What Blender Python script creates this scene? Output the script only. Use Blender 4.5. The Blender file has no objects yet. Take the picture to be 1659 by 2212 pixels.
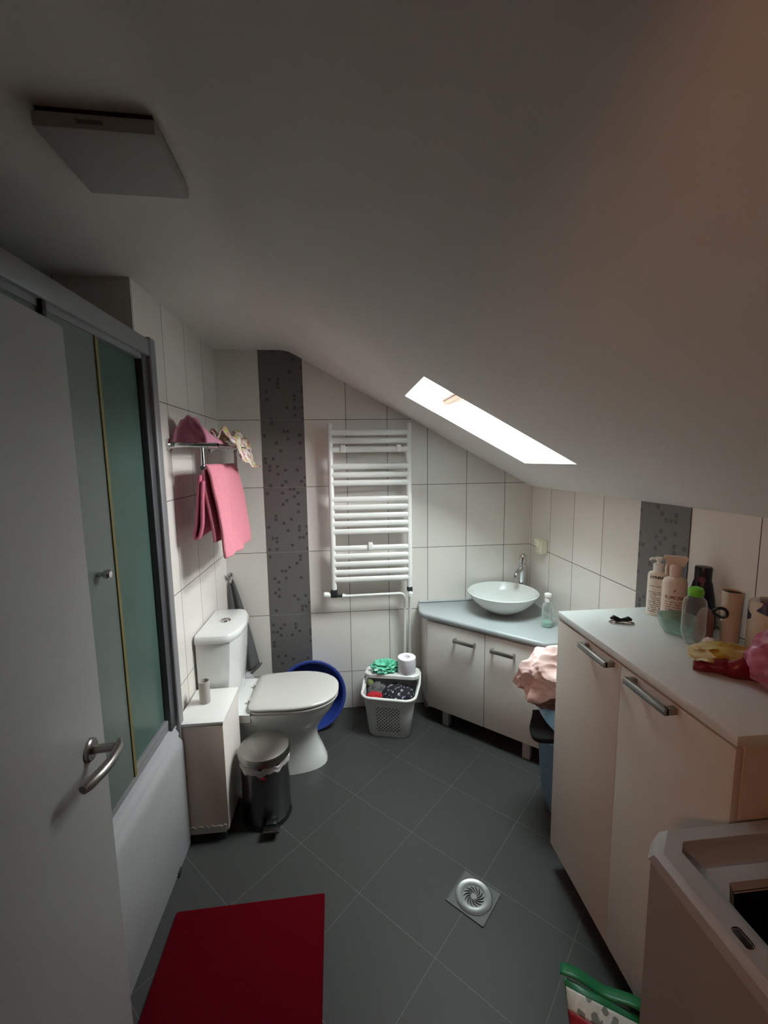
import bpy, bmesh, math, random
from mathutils import Vector, Matrix, noise
random.seed(7)
S = bpy.context.scene
COL = S.collection
PI = math.pi

# ------------------------------------------------------------------ camera
def cam_axes(yaw, pitch, roll):
    cy, sy, cp, sp = math.cos(yaw), math.sin(yaw), math.cos(pitch), math.sin(pitch)
    f = Vector((sy*cp, cy*cp, -sp)); r = Vector((cy, -sy, 0)); u = r.cross(f)
    cr, sr = math.cos(roll), math.sin(roll)
    return cr*r+sr*u, -sr*r+cr*u, f
cam = bpy.data.cameras.new('camera'); camo = bpy.data.objects.new('camera', cam); COL.objects.link(camo)
r_, u_, f_ = cam_axes(0.0973, 0.1227, -0.0140)
M = Matrix((r_, u_, -f_)).transposed().to_4x4(); M.translation = Vector((0.7155, -2.628, 1.6088))
camo.matrix_world = M
cam.sensor_fit = 'HORIZONTAL'; cam.sensor_width = 36.0; cam.lens = 36.0*921.4/1659.0; cam.clip_start = 0.02
S.camera = camo
S.view_settings.view_transform = 'Standard'; S.view_settings.look = 'None'
S.view_settings.gamma = 1; S.view_settings.use_curve_mapping = False
S.view_settings.exposure = 1.76
# ------------------------------------------------------------------ world and lights
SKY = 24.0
HALL = 9.5
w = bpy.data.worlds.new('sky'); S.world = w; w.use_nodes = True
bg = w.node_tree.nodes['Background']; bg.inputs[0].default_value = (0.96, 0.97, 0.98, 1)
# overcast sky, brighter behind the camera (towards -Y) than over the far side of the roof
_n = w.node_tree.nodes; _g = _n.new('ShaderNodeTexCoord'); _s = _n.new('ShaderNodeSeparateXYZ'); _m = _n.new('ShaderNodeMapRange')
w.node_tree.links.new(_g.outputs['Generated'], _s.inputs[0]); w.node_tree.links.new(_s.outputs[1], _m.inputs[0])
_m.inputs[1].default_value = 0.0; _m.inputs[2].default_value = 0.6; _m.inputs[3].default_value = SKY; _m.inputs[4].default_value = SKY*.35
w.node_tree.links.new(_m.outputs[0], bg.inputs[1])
# roof slope: z = 2.201-(x-.5)*K
K = 0.5444; TH = math.atan(K)
TV = Vector((math.cos(TH), 0, -math.sin(TH))); NV = Vector((math.sin(TH), 0, math.cos(TH)))
def slope(x, y=0): return Vector((x, y, 2.201-(x-.5)*K))
def light(name, kind, loc, energy, color, **kw):
    l = bpy.data.lights.new(name, kind); l.energy = energy; l.color = color
    for k, v in kw.items(): setattr(l, k, v)
    o = bpy.data.objects.new(name, l); o.location = loc; COL.objects.link(o); return o
pl = light('skylight_portal', 'AREA', slope(1.34, -.775)+NV*.36, 1, (1, 1, 1), shape='RECTANGLE', size=.9, size_y=.7)
pl.data.cycles.is_portal = True
pl.rotation_euler = (0, TH, 0)
light('hall_lamp', 'POINT', (-0.42, -3.35, 2.06), HALL, (1.0, .44, .22), shadow_soft_size=.10)

# ------------------------------------------------------------------ materials
def lin(c): return tuple(((v/255)/12.92 if v/255 <= .04045 else ((v/255+.055)/1.055)**2.4) for v in c)+(1,)
class NT:
    def __init__(s, name):
        s.m = bpy.data.materials.new(name); s.m.use_nodes = True; s.t = s.m.node_tree
        s.b = s.t.nodes['Principled BSDF']; s.out = s.t.nodes['Material Output']
    def n(s, ty, **kw):
        x = s.t.nodes.new(ty)
        for k, v in kw.items(): setattr(x, k, v)
        return x
    def l(s, a, b): s.t.links.new(a, b)
    def math(s, op, a, b=0.0, c=0.0):
        x = s.n('ShaderNodeMath', operation=op)
        for i, v in enumerate((a, b, c)):
            if hasattr(v, 'is_output'): s.l(v, x.inputs[i])
            else: x.inputs[i].default_value = v
        return x.outputs[0]
    def mix(s, f, a, b):
        x = s.n('ShaderNodeMix', data_type='RGBA')
        for i, v in ((0, f), (6, a), (7, b)):
            if hasattr(v, 'is_output'): s.l(v, x.inputs[i])
            else: x.inputs[i].default_value = v
        return x.outputs[2]
    def noise(s, scale, detail=3, vec=None):
        x = s.n('ShaderNodeTexNoise'); x.inputs['Scale'].default_value = scale; x.inputs['Detail'].default_value = detail
        if vec is not None: s.l(vec, x.inputs['Vector'])
        return x.outputs[0]
    def bump(s, h, strength=.2, dist=.002):
        x = s.n('ShaderNodeBump'); x.inputs['Strength'].default_value = strength; x.inputs['Distance'].default_value = dist
        s.l(h, x.inputs['Height']); s.l(x.outputs[0], s.b.inputs['Normal'])
def mat(name, c, rough=.5, metal=0, var=.06, scale=30, bump=0, bscale=120, **kw):
    t = NT(name); o = t.n('ShaderNodeTexCoord').outputs['Object']; c = lin(c)
    d = tuple(v*(1-var) for v in c[:3])+(1,)
    t.l(t.mix(t.noise(scale, 3, o), c, d), t.b.inputs['Base Color'])
    t.b.inputs['Roughness'].default_value = rough; t.b.inputs['Metallic'].default_value = metal
    if bump: t.bump(t.noise(bscale, 4, o), bump)
    for k, v in kw.items(): t.b.inputs[k.replace('_', ' ')].default_value = v
    return t.m
def wall_coords(t, ox, oy):
    g = t.n('ShaderNodeNewGeometry'); p = t.n('ShaderNodeSeparateXYZ'); q = t.n('ShaderNodeSeparateXYZ')
    t.l(g.outputs['Position'], p.inputs[0]); t.l(g.outputs['Normal'], q.inputs[0])
    isx = t.math('GREATER_THAN', t.math('ABSOLUTE', q.outputs[0]), .5)
    a = t.math('SUBTRACT', p.outputs[1], oy); b = t.math('SUBTRACT', p.outputs[0], ox)
    h = t.math('ADD', t.math('MULTIPLY', isx, a), t.math('MULTIPLY', t.math('SUBTRACT', 1.0, isx), b))
    return h, p.outputs[2]
def line(t, v, period, half):   # 1 on grout
    f = t.math('FRACT', t.math('ADD', t.math('DIVIDE', v, period), .5))
    return t.math('LESS_THAN', t.math('ABSOLUTE', t.math('SUBTRACT', f, .5)), half/period)
def tiles(name, ox, oy):
    t = NT(name); h, z = wall_coords(t, ox, oy)
    zz = t.math('SUBTRACT', z, .25)
    g = t.math('MAXIMUM', line(t, h, .25, .0017), line(t, zz, .40, .0017))
    cell = t.n('ShaderNodeCombineXYZ'); t.l(t.math('FLOOR', t.math('DIVIDE', h, .25)), cell.inputs[0]); t.l(t.math('FLOOR', t.math('DIVIDE', zz, .4)), cell.inputs[1])
    wn = t.n('ShaderNodeTexWhiteNoise'); t.l(cell.outputs[0], wn.inputs[0])
    base = t.mix(wn.outputs[0], lin((226, 222, 214)), lin((218, 214, 206)))
    t.l(t.mix(g, base, lin((96, 92, 86))), t.b.inputs['Base Color'])
    t.l(t.math('ADD', t.math('MULTIPLY', g, .5), .32), t.b.inputs['Roughness'])
    hh = t.math('ADD', t.math('MULTIPLY', g, -1.0), t.math('MULTIPLY', t.noise(14), .15)); t.bump(hh, .25, .0015)
    return t.m
def mosaic(name):
    t = NT(name); h, z = wall_coords(t, 0, 0)
    c = t.n('ShaderNodeCombineXYZ'); t.l(t.math('FLOOR', t.math('DIVIDE', h, .0230)), c.inputs[0]); t.l(t.math('FLOOR', t.math('DIVIDE', z, .0230)), c.inputs[1])
    wn = t.n('ShaderNodeTexWhiteNoise'); t.l(c.outputs[0], wn.inputs[0])
    k = t.math('MULTIPLY', t.math('GREATER_THAN', wn.outputs[0], .84), t.math('SUBTRACT', 1.0, t.math('MAXIMUM', line(t, t.math('ADD', h, 0.0), .0230, .0028), line(t, z, .0230, .0028))))
    base = t.mix(t.noise(60), lin((104, 102, 99)), lin((95, 93, 91)))
    g = line(t, t.math('SUBTRACT', z, .25), .40, .0015)
    t.l(t.mix(g, t.mix(k, base, lin((66, 65, 64))), lin((125, 122, 118))), t.b.inputs['Base Color'])
    t.b.inputs['Roughness'].default_value = .42
    return t.m
def floor_mat():
    t = NT('floor_tiles'); g = t.n('ShaderNodeNewGeometry'); p = t.n('ShaderNodeSeparateXYZ'); t.l(g.outputs['Position'], p.inputs[0])
    u = t.math('MULTIPLY', t.math('ADD', p.outputs[0], p.outputs[1]), .70711)
    v = t.math('SUBTRACT', t.math('MULTIPLY', t.math('SUBTRACT', p.outputs[0], p.outputs[1]), .70711), 1.047)
    k = t.math('MAXIMUM', line(t, u, .335, .0011), line(t, v, .335, .0011))
    base = t.mix(t.noise(5, 6), lin((59, 60, 58)), lin((53, 54, 52)))
    t.l(t.mix(k, base, lin((88, 90, 88))), t.b.inputs['Base Color'])
    t.b.inputs['Roughness'].default_value = .5; t.b.inputs['Specular IOR Level'].default_value = .35; t.bump(t.noise(180, 3), .08, .001)
    return t.m
def pattern(name, cols, scale, rough=.85):
    t = NT(name); o = t.n('ShaderNodeTexCoord').outputs['Object']
    v = t.n('ShaderNodeTexVoronoi'); v.inputs['Scale'].default_value = scale; t.l(o, v.inputs['Vector'])
    s = t.n('ShaderNodeSeparateColor'); t.l(v.outputs['Color'], s.inputs[0])
    r = t.n('ShaderNodeValToRGB'); r.color_ramp.interpolation = 'CONSTANT'
    while len(r.color_ramp.elements) < len(cols): r.color_ramp.elements.new(.5)
    for i, (pos, c) in enumerate(cols): r.color_ramp.elements[i].position = pos; r.color_ramp.elements[i].color = lin(c)
    t.l(s.outputs[0], r.inputs[0]); t.l(r.outputs[0], t.b.inputs['Base Color']); t.b.inputs['Roughness'].default_value = rough
    return t.m
def glassy(name, c, rough=.05, alpha_mix=.5):     # thin clear plastic or glass: see-through with a glossy skin
    t = NT(name); tr = t.n('ShaderNodeBsdfTransparent'); tr.inputs[0].default_value = lin(c)
    t.b.inputs['Base Color'].default_value = lin(c); t.b.inputs['Roughness'].default_value = rough
    fr = t.n('ShaderNodeLayerWeight'); fr.inputs[0].default_value = .35
    mx = t.n('ShaderNodeMixShader'); f = t.math('ADD', t.math('MULTIPLY', fr.outputs[1], .6), alpha_mix)
    t.l(t.math('MINIMUM', f, 1.0), mx.inputs[0]); t.l(tr.outputs[0], mx.inputs[1]); t.l(t.b.outputs[0], mx.inputs[2]); t.l(mx.outputs[0], t.out.inputs[0])
    return t.m
def frosted():
    t = NT('frosted_glass'); c = lin((96, 122, 114))
    t.b.inputs['Base Color'].default_value = c; t.b.inputs['Roughness'].default_value = .3
    tl = t.n('ShaderNodeBsdfTranslucent'); tl.inputs[0].default_value = c
    mx = t.n('ShaderNodeMixShader'); t.l(t.math('ADD', t.math('MULTIPLY', t.noise(8), .1), .35), mx.inputs[0])
    t.l(t.b.outputs[0], mx.inputs[1]); t.l(tl.outputs[0], mx.inputs[2]); t.l(mx.outputs[0], t.out.inputs[0]); return t.m
def holes_mat():
    t = NT('perforated_plastic'); o = t.n('ShaderNodeTexCoord').outputs['Object']; p = t.n('ShaderNodeSeparateXYZ'); t.l(o, p.inputs[0])
    a = t.math('ADD', p.outputs[0], p.outputs[2]); b = t.math('SUBTRACT', p.outputs[0], p.outputs[2])
    f = lambda v: t.math('ABSOLUTE', t.math('SUBTRACT', t.math('FRACT', t.math('DIVIDE', v, .0210)), .5))
    hole = t.math('LESS_THAN', t.math('MAXIMUM', f(a), f(b)), .24)
    inx = t.math('LESS_THAN', t.math('ABSOLUTE', p.outputs[0]), .072)
    inz = t.math('LESS_THAN', t.math('ABSOLUTE', t.math('SUBTRACT', p.outputs[2], .115)), .078)
    k = t.math('MULTIPLY', hole, t.math('MULTIPLY', inx, inz))
    t.b.inputs['Base Color'].default_value = lin((214, 216, 214)); t.b.inputs['Roughness'].default_value = .5
    tr = t.n('ShaderNodeBsdfDiffuse'); tr.inputs[0].default_value = lin((48, 48, 48)); mx = t.n('ShaderNodeMixShader')
    t.l(k, mx.inputs[0]); t.l(t.b.outputs[0], mx.inputs[1]); t.l(tr.outputs[0], mx.inputs[2]); t.l(mx.outputs[0], t.out.inputs[0]); return t.m
def lettered(name, c, ink, zspans, rough=.4, period=.0085):     # rows of small print between given heights
    t = NT(name); o = t.n('ShaderNodeTexCoord').outputs['Object']; p = t.n('ShaderNodeSeparateXYZ'); t.l(o, p.inputs[0])
    tot = None
    mp = t.n('ShaderNodeMapping'); mp.inputs['Scale'].default_value = (420, 420, 130); t.l(o, mp.inputs[0])
    ns = t.math('GREATER_THAN', t.noise(1.0, 1, mp.outputs[0]), .47)
    for z0, z1, full in zspans:
        inside = t.math('MULTIPLY', t.math('GREATER_THAN', p.outputs[2], z0), t.math('LESS_THAN', p.outputs[2], z1))
        row = inside if full else t.math('MULTIPLY', inside, t.math('LESS_THAN', t.math('FRACT', t.math('DIVIDE', p.outputs[2], period)), .42))
        tot = row if tot is None else t.math('MAXIMUM', tot, row)
    k = t.math('MULTIPLY', t.math('MULTIPLY', tot, ns), t.math('LESS_THAN', p.outputs[1], .004))
    k = t.math('MULTIPLY', k, t.math('LESS_THAN', t.math('ABSOLUTE', p.outputs[0]), .025))
    t.l(t.mix(k, lin(c), lin(ink)), t.b.inputs['Base Color']); t.b.inputs['Roughness'].default_value = rough; return t.m

M_tile_l = tiles('wall_tiles_left', 0, -.228); M_tile_b = tiles('wall_tiles_back', .248, 0); M_tile_r = tiles('wall_tiles_right', 0, -.272)
M_mos = mosaic('dark_mosaic'); M_floor = floor_mat()
M_ceil = mat('ceiling_paint', (226, 222, 216), .9, var=.03, scale=6, bump=.05, bscale=90)
M_plaster = mat('reveal_paint', (196, 204, 206), .85, var=.02)
M_hall = mat('hall_paint', (118, 94, 76), .9)
M_door = mat('door_laminate', (152, 152, 149), .45, var=.03, scale=4)
M_alu = mat('brushed_aluminium', (140, 140, 142), .55, .35, var=.05)
M_alud = mat('satin_profile', (92, 93, 96), .5, .5)
M_chrome = mat('chrome', (205, 205, 205), .12, 1.0, var=.02)
M_steel = mat('brushed_steel', (170, 168, 164), .3, 1.0, var=.1)
M_white = mat('white_enamel', (226, 227, 222), .28, var=.02, Coat_Weight=.3)
M_cer = mat('ceramic', (218, 220, 216), .12, var=.015, Coat_Weight=.5)
M_seat = mat('seat_plastic', (188, 187, 181), .3, var=.02)
M_acr = mat('acrylic_white', (168, 170, 171), .3, var=.02)
M_lam = mat('white_laminate', (218, 213, 205), .4, var=.03, scale=6)
M_lamw = mat('warm_laminate', (202, 193, 183), .38, var=.0, scale=6)
M_top = mat('pale_top', (214, 218, 216), .3, var=.02)
M_ctr = mat('grey_speckled_worktop', (170, 175, 175), .35, var=.25, scale=260)
M_handle = mat('satin_handle', (165, 163, 158), .35, .9)
M_black = mat('black_plastic', (16, 16, 17), .4)
M_dark = mat('dark_rubber', (34, 34, 35), .6)
M_pinkT = mat('pink_terry', (232, 146, 160), .98, var=.34, scale=120, bump=1.0, bscale=260)
M_pinkD = mat('dusty_pink_cloth', (206, 138, 160), .95, var=.3, scale=60, bump=.5, bscale=260)
M_pinkL = mat('pale_pink_cotton', (234, 200, 194), .9, var=.12, scale=20, bump=.2)
M_greyC = mat('charcoal_cloth', (92, 92, 92), .95, var=.2, bump=.5, bscale=260)
M_blackC = mat('black_cloth', (12, 12, 14), .95)
M_floral = pattern('floral_cloth', [(0, (214, 190, 170)), (.3, (236, 228, 222)), (.52, (206, 120, 130)), (.68, (208, 200, 80)), (.8, (150, 110, 110)), (.9, (240, 240, 240))], 45)
M_navyfl = pattern('black_floral_cloth', [(0, (14, 14, 20)), (.74, (120, 118, 135)), (.84, (22, 22, 40)), (.94, (170, 168, 180))], 95)
M_mat = mat('red_mat_pile', (92, 0, 14), 1.0, var=.35, scale=220, bump=1.0, bscale=700, Specular_IOR_Level=.08)
M_red = mat('red_cloth', (170, 24, 40), .9)
M_green = mat('green_bag', (110, 205, 170), .3, var=.1)
M_greenW = glassy('green_film', (120, 215, 180), .15, .6)
M_lime = mat('lime_cap', (110, 200, 50), .4)
M_blue = mat('blue_plastic', (44, 64, 140), .35, var=.08)
M_blued = mat('navy_plastic', (20, 22, 52), .3)
M_lblue = mat('light_blue_plastic', (128, 178, 208), .25, var=.04)
M_lbluet = mat('blue_bin_body', (98, 128, 152), .35, var=.08, scale=8)
M_paper = mat('tissue_paper', (236, 232, 238), .95, bump=.3)
M_card = mat('cardboard_tube', (178, 172, 164), .9)
M_pine = mat('pine_wood', (176, 128, 92), .5, var=.25, scale=14)
M_pined = mat('pine_groove', (84, 50, 30), .6)
M_glass = glassy('window_glass', (235, 245, 245), .02, .02)
M_clear = glassy('clear_plastic', (236, 242, 240), .08, .07)
M_bowlg = glassy('aqua_glass', (220, 240, 236), .06, .10)
M_frost = frosted(); M_frost2 = mat('frosted_glass_grey', (100, 110, 106), .35); M_holes = holes_mat()
M_seal = mat('yellowed_seal', (112, 104, 56), .6)
M_cream = mat('cream_plastic', (222, 222, 196), .4)
M_fan = mat('vent_cover_plastic', (170, 170, 172), .6); M_vent = mat('vent_white', (172, 170, 166), .85)
M_peach = lettered('peach_bottle', (222, 208, 196), (150, 96, 84), [(.088, .100, True), (.045, .08, False)])
M_peachp = mat('peach_pump', (220, 202, 188), .4)
M_whb = lettered('white_bottle', (228, 222, 208), (90, 86, 80), [(.134, .144, True), (.105, .112, False), (.01, .09, False)], period=.007)
M_yel = pattern('crumpled_wrapper', [(0, (190, 176, 96)), (.3, (206, 196, 150)), (.62, (176, 140, 50)), (.8, (214, 208, 180))], 22, .35)
M_wine = mat('wine_red_wrapper', (120, 10, 34), .35)
M_pinkF = mat('pink_foil', (190, 104, 132), .35, var=.3, scale=30)
M_print = pattern('blue_printed_label', [(0, (212, 206, 190)), (.72, (40, 60, 96)), (.86, (210, 204, 190))], 26, .4)
M_bagw = pattern('printed_white_band', [(0, (200, 206, 200)), (.7, (120, 128, 122)), (.85, (214, 216, 210))], 70, .5)
M_bagg = mat('bright_green_film', (12, 112, 66), .4)
M_bagd = mat('dark_green_film', (22, 52, 40), .4)
M_bagr = mat('bag_red', (150, 20, 40), .4)

# ------------------------------------------------------------------ geometry helpers
def B(): return bmesh.new()
def box(bm, lo, hi, bev=0, seg=2):
    vs = bmesh.ops.create_cube(bm, size=1)['verts']
    for v in vs:
        v.co = Vector([lo[i]+(v.co[i]+.5)*(hi[i]-lo[i]) for i in range(3)])
    if bev:
        es = list({e for v in vs for e in v.link_edges})
        bmesh.ops.bevel(bm, geom=es, offset=bev, segments=seg, profile=.5, affect='EDGES')
    return bm
def prism(bm, pts, z0, z1, bev=0, seg=2):
    lo = [bm.verts.new((x, y, z0)) for x, y in pts]; hi = [bm.verts.new((x, y, z1)) for x, y in pts]
    n = len(pts); fs = [bm.faces.new(lo[::-1]), bm.faces.new(hi)]
    for i in range(n): fs.append(bm.faces.new((lo[i], lo[(i+1) % n], hi[(i+1) % n], hi[i])))
    bmesh.ops.recalc_face_normals(bm, faces=fs)
    if bev:
        bmesh.ops.bevel(bm, geom=list(fs[0].edges)+list(fs[1].edges), offset=bev, segments=seg, profile=.5, affect='EDGES')
    return bm
def quad(bm, *pts): return bm.faces.new([bm.verts.new(p) for p in pts])
def loft(bm, rings, close=True, caps=(True, True)):
    R = [[bm.verts.new(p) for p in r] for r in rings]; n = len(R[0])
    for a, b in zip(R, R[1:]):
        for i in range(n if close else n-1): bm.faces.new((a[i], a[(i+1) % n], b[(i+1) % n], b[i]))
    if caps[0]: bm.faces.new(R[0][::-1])
    if caps[1]: bm.faces.new(R[-1])
    bmesh.ops.recalc_face_normals(bm, faces=bm.faces[:]); return bm
def lathe(bm, prof, c=(0, 0), n=40, caps=(True, True), sx=1, sy=1):
    return loft(bm, [[(c[0]+r*sx*math.cos(2*PI*i/n), c[1]+r*sy*math.sin(2*PI*i/n), z) for i in range(n)] for r, z in prof], caps=caps)
def tube(bm, pts, r, n=12, ry=None, closed=False):
    pts = [Vector(p) for p in pts]; rings = []; m = len(pts); prev = None
    for i, p in enumerate(pts):
        a = pts[(i-1) % m] if (closed or i > 0) else p; b = pts[(i+1) % m] if (closed or i < m-1) else p
        d = (b-a).normalized()
        if prev is None: up = Vector((0, 0, 1)) if abs(d.z) < .95 else Vector((0, 1, 0))
        else: up = prev
        s = d.cross(up).normalized(); t = s.cross(d).normalized(); prev = t
        rr = r[i] if isinstance(r, (list, tuple)) else r
        rings.append([p+s*rr*math.cos(2*PI*k/n)+t*(ry or rr)*math.sin(2*PI*k/n) for k in range(n)])
    if closed: rings.append(rings[0]); 
    loft(bm, rings, caps=(not closed, not closed))
    if closed: bmesh.ops.remove_doubles(bm, verts=bm.verts[:], dist=1e-6)
    return bm
def arc(pts, rad=.02, seg=5):
    pts = [Vector(p) for p in pts]; out = [pts[0]]
    for a, b, c in zip(pts, pts[1:], pts[2:]):
        p = b+(a-b).normalized()*rad; q = b+(c-b).normalized()*rad
        for i in range(seg+1):
            t = i/seg; out.append(p*(1-t)**2+b*2*t*(1-t)+q*t*t)
    return out+[pts[-1]]
def rrect(w, d, r, z=0, c=(0, 0), n=6):
    o = []
    for cx, cy, a0 in ((w/2-r, d/2-r, 0), (-w/2+r, d/2-r, 90), (-w/2+r, -d/2+r, 180), (w/2-r, -d/2+r, 270)):
        for i in range(n+1):
            a = math.radians(a0+90*i/n); o.append((c[0]+cx+r*math.cos(a), c[1]+cy+r*math.sin(a), z))
    return o
def grid(bm, f, nu, nv, closeu=False):
    V = [[bm.verts.new(f(i/nu, j/nv)) for j in range(nv+1)] for i in range(nu+1)]
    for i in range(nu):
        for j in range(nv): bm.faces.new((V[i][j], V[i+1][j], V[i+1][j+1], V[i][j+1]))
    return bm
def blob(bm, c, r, amp=.2, freq=3, seed=0, sub=5, crease=True, zmin=None):
    vs = bmesh.ops.create_icosphere(bm, subdivisions=sub, radius=1)['verts']
    off = Vector((seed*7.3, seed*3.1, seed*1.7))
    for v in vs:
        q = v.co*freq+off
        n = (1-2*abs(noise.noise(q)))*.6+(1-2*abs(noise.noise(q*2.1)))*.3 if crease else noise.noise(q)
        k = 1+amp*(n-.3)
        v.co = Vector((c[0]+v.co.x*r[0]*k, c[1]+v.co.y*r[1]*k, c[2]+v.co.z*r[2]*k))
        if zmin is not None and v.co.z < zmin: v.co.z = zmin+.0005*random.random()
    return bm
def xf(bm, m): bmesh.ops.transform(bm, matrix=m, verts=bm.verts[:]); return bm
def obj(name, bm, m, parent=None, smooth=True, kind=None, label=None, world=True, mods=()):
    if parent is not None and world:
        bmesh.ops.transform(bm, matrix=WM[parent.name].inverted(), verts=bm.verts[:])
    me = bpy.data.meshes.new(name); bm.to_mesh(me); bm.free()
    if smooth:
        me.polygons.foreach_set('use_smooth', [True]*len(me.polygons)); me.set_sharp_from_angle(angle=math.radians(38))
    ms = m if isinstance(m, (list, tuple)) else [m]
    for x in ms: me.materials.append(x)
    o = bpy.data.objects.new(name, me); COL.objects.link(o)
    if parent is not None: o.parent = parent
    WM[o.name] = WM[parent.name].copy() if parent is not None else Matrix.Identity(4)
    if kind: o['kind'] = kind
    if label: o['label'] = label
    for ty, kw in mods:
        md = o.modifiers.new(ty.lower(), ty)
        for k, v in kw.items(): setattr(md, k, v)
    return o
WM = {}
def thing(name, label, cat, loc=(0, 0, 0), rz=0, group=None):
    o = bpy.data.objects.new(name, None); COL.objects.link(o); o.empty_display_size = .05
    o.location = loc; o.rotation_euler = (0, 0, rz); o['label'] = label; o['category'] = cat
    if group: o['group'] = group
    WM[o.name] = Matrix.Translation(loc) @ Matrix.Rotation(rz, 4, 'Z'); return o
def single(name, label, cat, bm, m, loc=(0, 0, 0), group=None, **kw):   # a thing that is one mesh, built in world coordinates
    bmesh.ops.translate(bm, vec=-Vector(loc), verts=bm.verts[:])
    o = obj(name, bm, m, **kw); o.location = loc; WM[o.name] = Matrix.Translation(loc); o['label'] = label; o['category'] = cat
    if group: o['group'] = group
    return o
SOL = lambda t: ('SOLIDIFY', dict(thickness=t, offset=0)); SUB = lambda l=1: ('SUBSURF', dict(levels=l, render_levels=l))

# ------------------------------------------------------------------ the room
XR, YF = 1.921, -2.40
b = B(); box(b, (-.95, -2.5, -.1), (XR+.1, .1, 0)); obj('floor', b, M_floor, kind='structure', smooth=False)
b = B(); prism(b, [(-.1, 0), (XR+.1, 0), (XR+.1, .1), (-.1, .1)], 0, 2.35); obj('wall_back', b, M_tile_b, kind='structure', smooth=False)
b = B(); prism(b, [(0, 0), (0, -.985), (-.85, -.985), (-.85, -1.9), (0, -1.9), (0, YF), (-.95, YF), (-.95, -.885), (-.1, -.885), (-.1, 0)], 0, 2.35)
obj('wall_left', b, M_tile_l, kind='structure', smooth=False)
b = B(); box(b, (XR, YF, 0), (XR+.1, 0, 1.5)); obj('wall_right', b, M_tile_r, kind='structure', smooth=False)
b = B()
for lo, hi in (((-.95, YF-.1, 0), (.16, YF, 2.35)), ((1.14, YF-.1, 0), (XR+.1, YF, 2.35)), ((.16, YF-.1, 1.96), (1.14, YF, 2.35))): box(b, lo, hi)
obj('wall_front', b, mat('front_wall_paint', (128, 120, 112), .9), kind='structure', smooth=False)
# ceiling: flat part, slope with the skylight hole and its reveal
XK = .4137; X0, X1, Y0, Y1 = 1.030, 1.642, -.532, -1.012
b = B()
FR = .045
quad(b, (-.95, .1, 2.248), (XK-FR, .1, 2.248), (XK-FR, YF-.1, 2.248), (-.95, YF-.1, 2.248))
_p0, _p1, _p2 = Vector((XK-FR, 0, 2.248)), Vector((XK, 0, 2.248)), slope(XK+FR)
_f = [_p0*(1-t)**2+_p1*2*t*(1-t)+_p2*t*t for t in [i/8 for i in range(9)]]
for p, q in zip(_f, _f[1:]): quad(b, (p.x, .1, p.z), (q.x, .1, q.z), (q.x, YF-.1, q.z), (p.x, YF-.1, p.z))
def sq(xa, xb, ya, yb): quad(b, slope(xa, ya), slope(xb, ya), slope(xb, yb), slope(xa, yb))
XE = XR+.1
sq(XK+FR, X0, .1, YF-.1); sq(X1, XE, .1, YF-.1); sq(X0, X1, .1, Y0); sq(X0, X1, Y1, YF-.1)
bmesh.ops.remove_doubles(b, verts=b.verts[:], dist=1e-5)
obj('ceiling', b, M_ceil, kind='structure')
b = B(); H = NV*.34
c4 = [slope(X0, Y0), slope(X1, Y0), slope(X1, Y1), slope(X0, Y1)]
for p, q in zip(c4, c4[1:]+c4[:1]): quad(b, p, q, q+H, p+H)
bmesh.ops.remove_doubles(b, verts=b.verts[:], dist=1e-5)
obj('trim_3', b, M_plaster, kind='structure', smooth=False)
# centre-pivot roof window, its pine sash tipped open into the well
L = (c4[1]-c4[0]).length; O = slope(X0, (Y0+Y1)/2); W = Y0-Y1
def wp(a, y, h): return O+TV*a+NV*h+Vector((0, y, 0))
w1 = thing('window_1', 'x', 'x'); del w1['label']; del w1['category']; w1['kind'] = 'structure'
def bar(bm, a0, a1, y0, y1, h0, h1, fn):
    P = [fn(a, y, h) for h in (h0, h1) for y in (y0, y1) for a in (a0, a1)]; V = [bm.verts.new(p) for p in P]
    for f in ((0, 1, 3, 2), (4, 6, 7, 5), (0, 4, 5, 1), (2, 3, 7, 6), (0, 2, 6, 4), (1, 5, 7, 3)): bm.faces.new([V[i] for i in f])
    bmesh.ops.recalc_face_normals(bm, faces=bm.faces[:])
b = B(); e = W/2
for a0, a1, y0, y1 in ((-.05, L+.05, -e-.05, -e), (-.05, L+.05, e, e+.05), (-.05, 0, -e, e), (L, L+.05, -e, e)): bar(b, a0, a1, y0, y1, .26, .34, wp)
obj('window_frame', b, M_pine, w1)
ph = math.radians(41); AC, HC = .35, .19
def sp(a, y, h):   # sash coordinates: a along the sash from the pivot, h through it
    return wp(AC+a*math.cos(ph)-h*math.sin(ph), y, HC+a*math.sin(ph)+h*math.cos(ph))
b = B(); hl = .30; he = e-.012; a0s = -.212
for A0, A1, y0, y1 in ((a0s, hl, -he, -he+.05), (a0s, hl, he-.05, he), (a0s, a0s+.055, -he+.05, he-.05), (hl-.055, hl, -he+.05, he-.05)): bar(b, A0, A1, y0, y1, 0, .05, sp)
sash = obj('sash', b, M_pine, w1)
b = B()
for y0, y1 in ((he, he+.004), (-he-.004, -he)): bar(b, a0s+.002, hl, y0, y1, .018, .024, sp)
bar(b, a0s-.003, a0s, -he, he, .018, .024, sp); obj('sash_groove', b, M_pined, sash)
b = B(); bar(b, a0s+.05, hl-.05, -he+.045, he-.045, .022, .028, sp); obj('pane', b, M_glass, sash)
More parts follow.
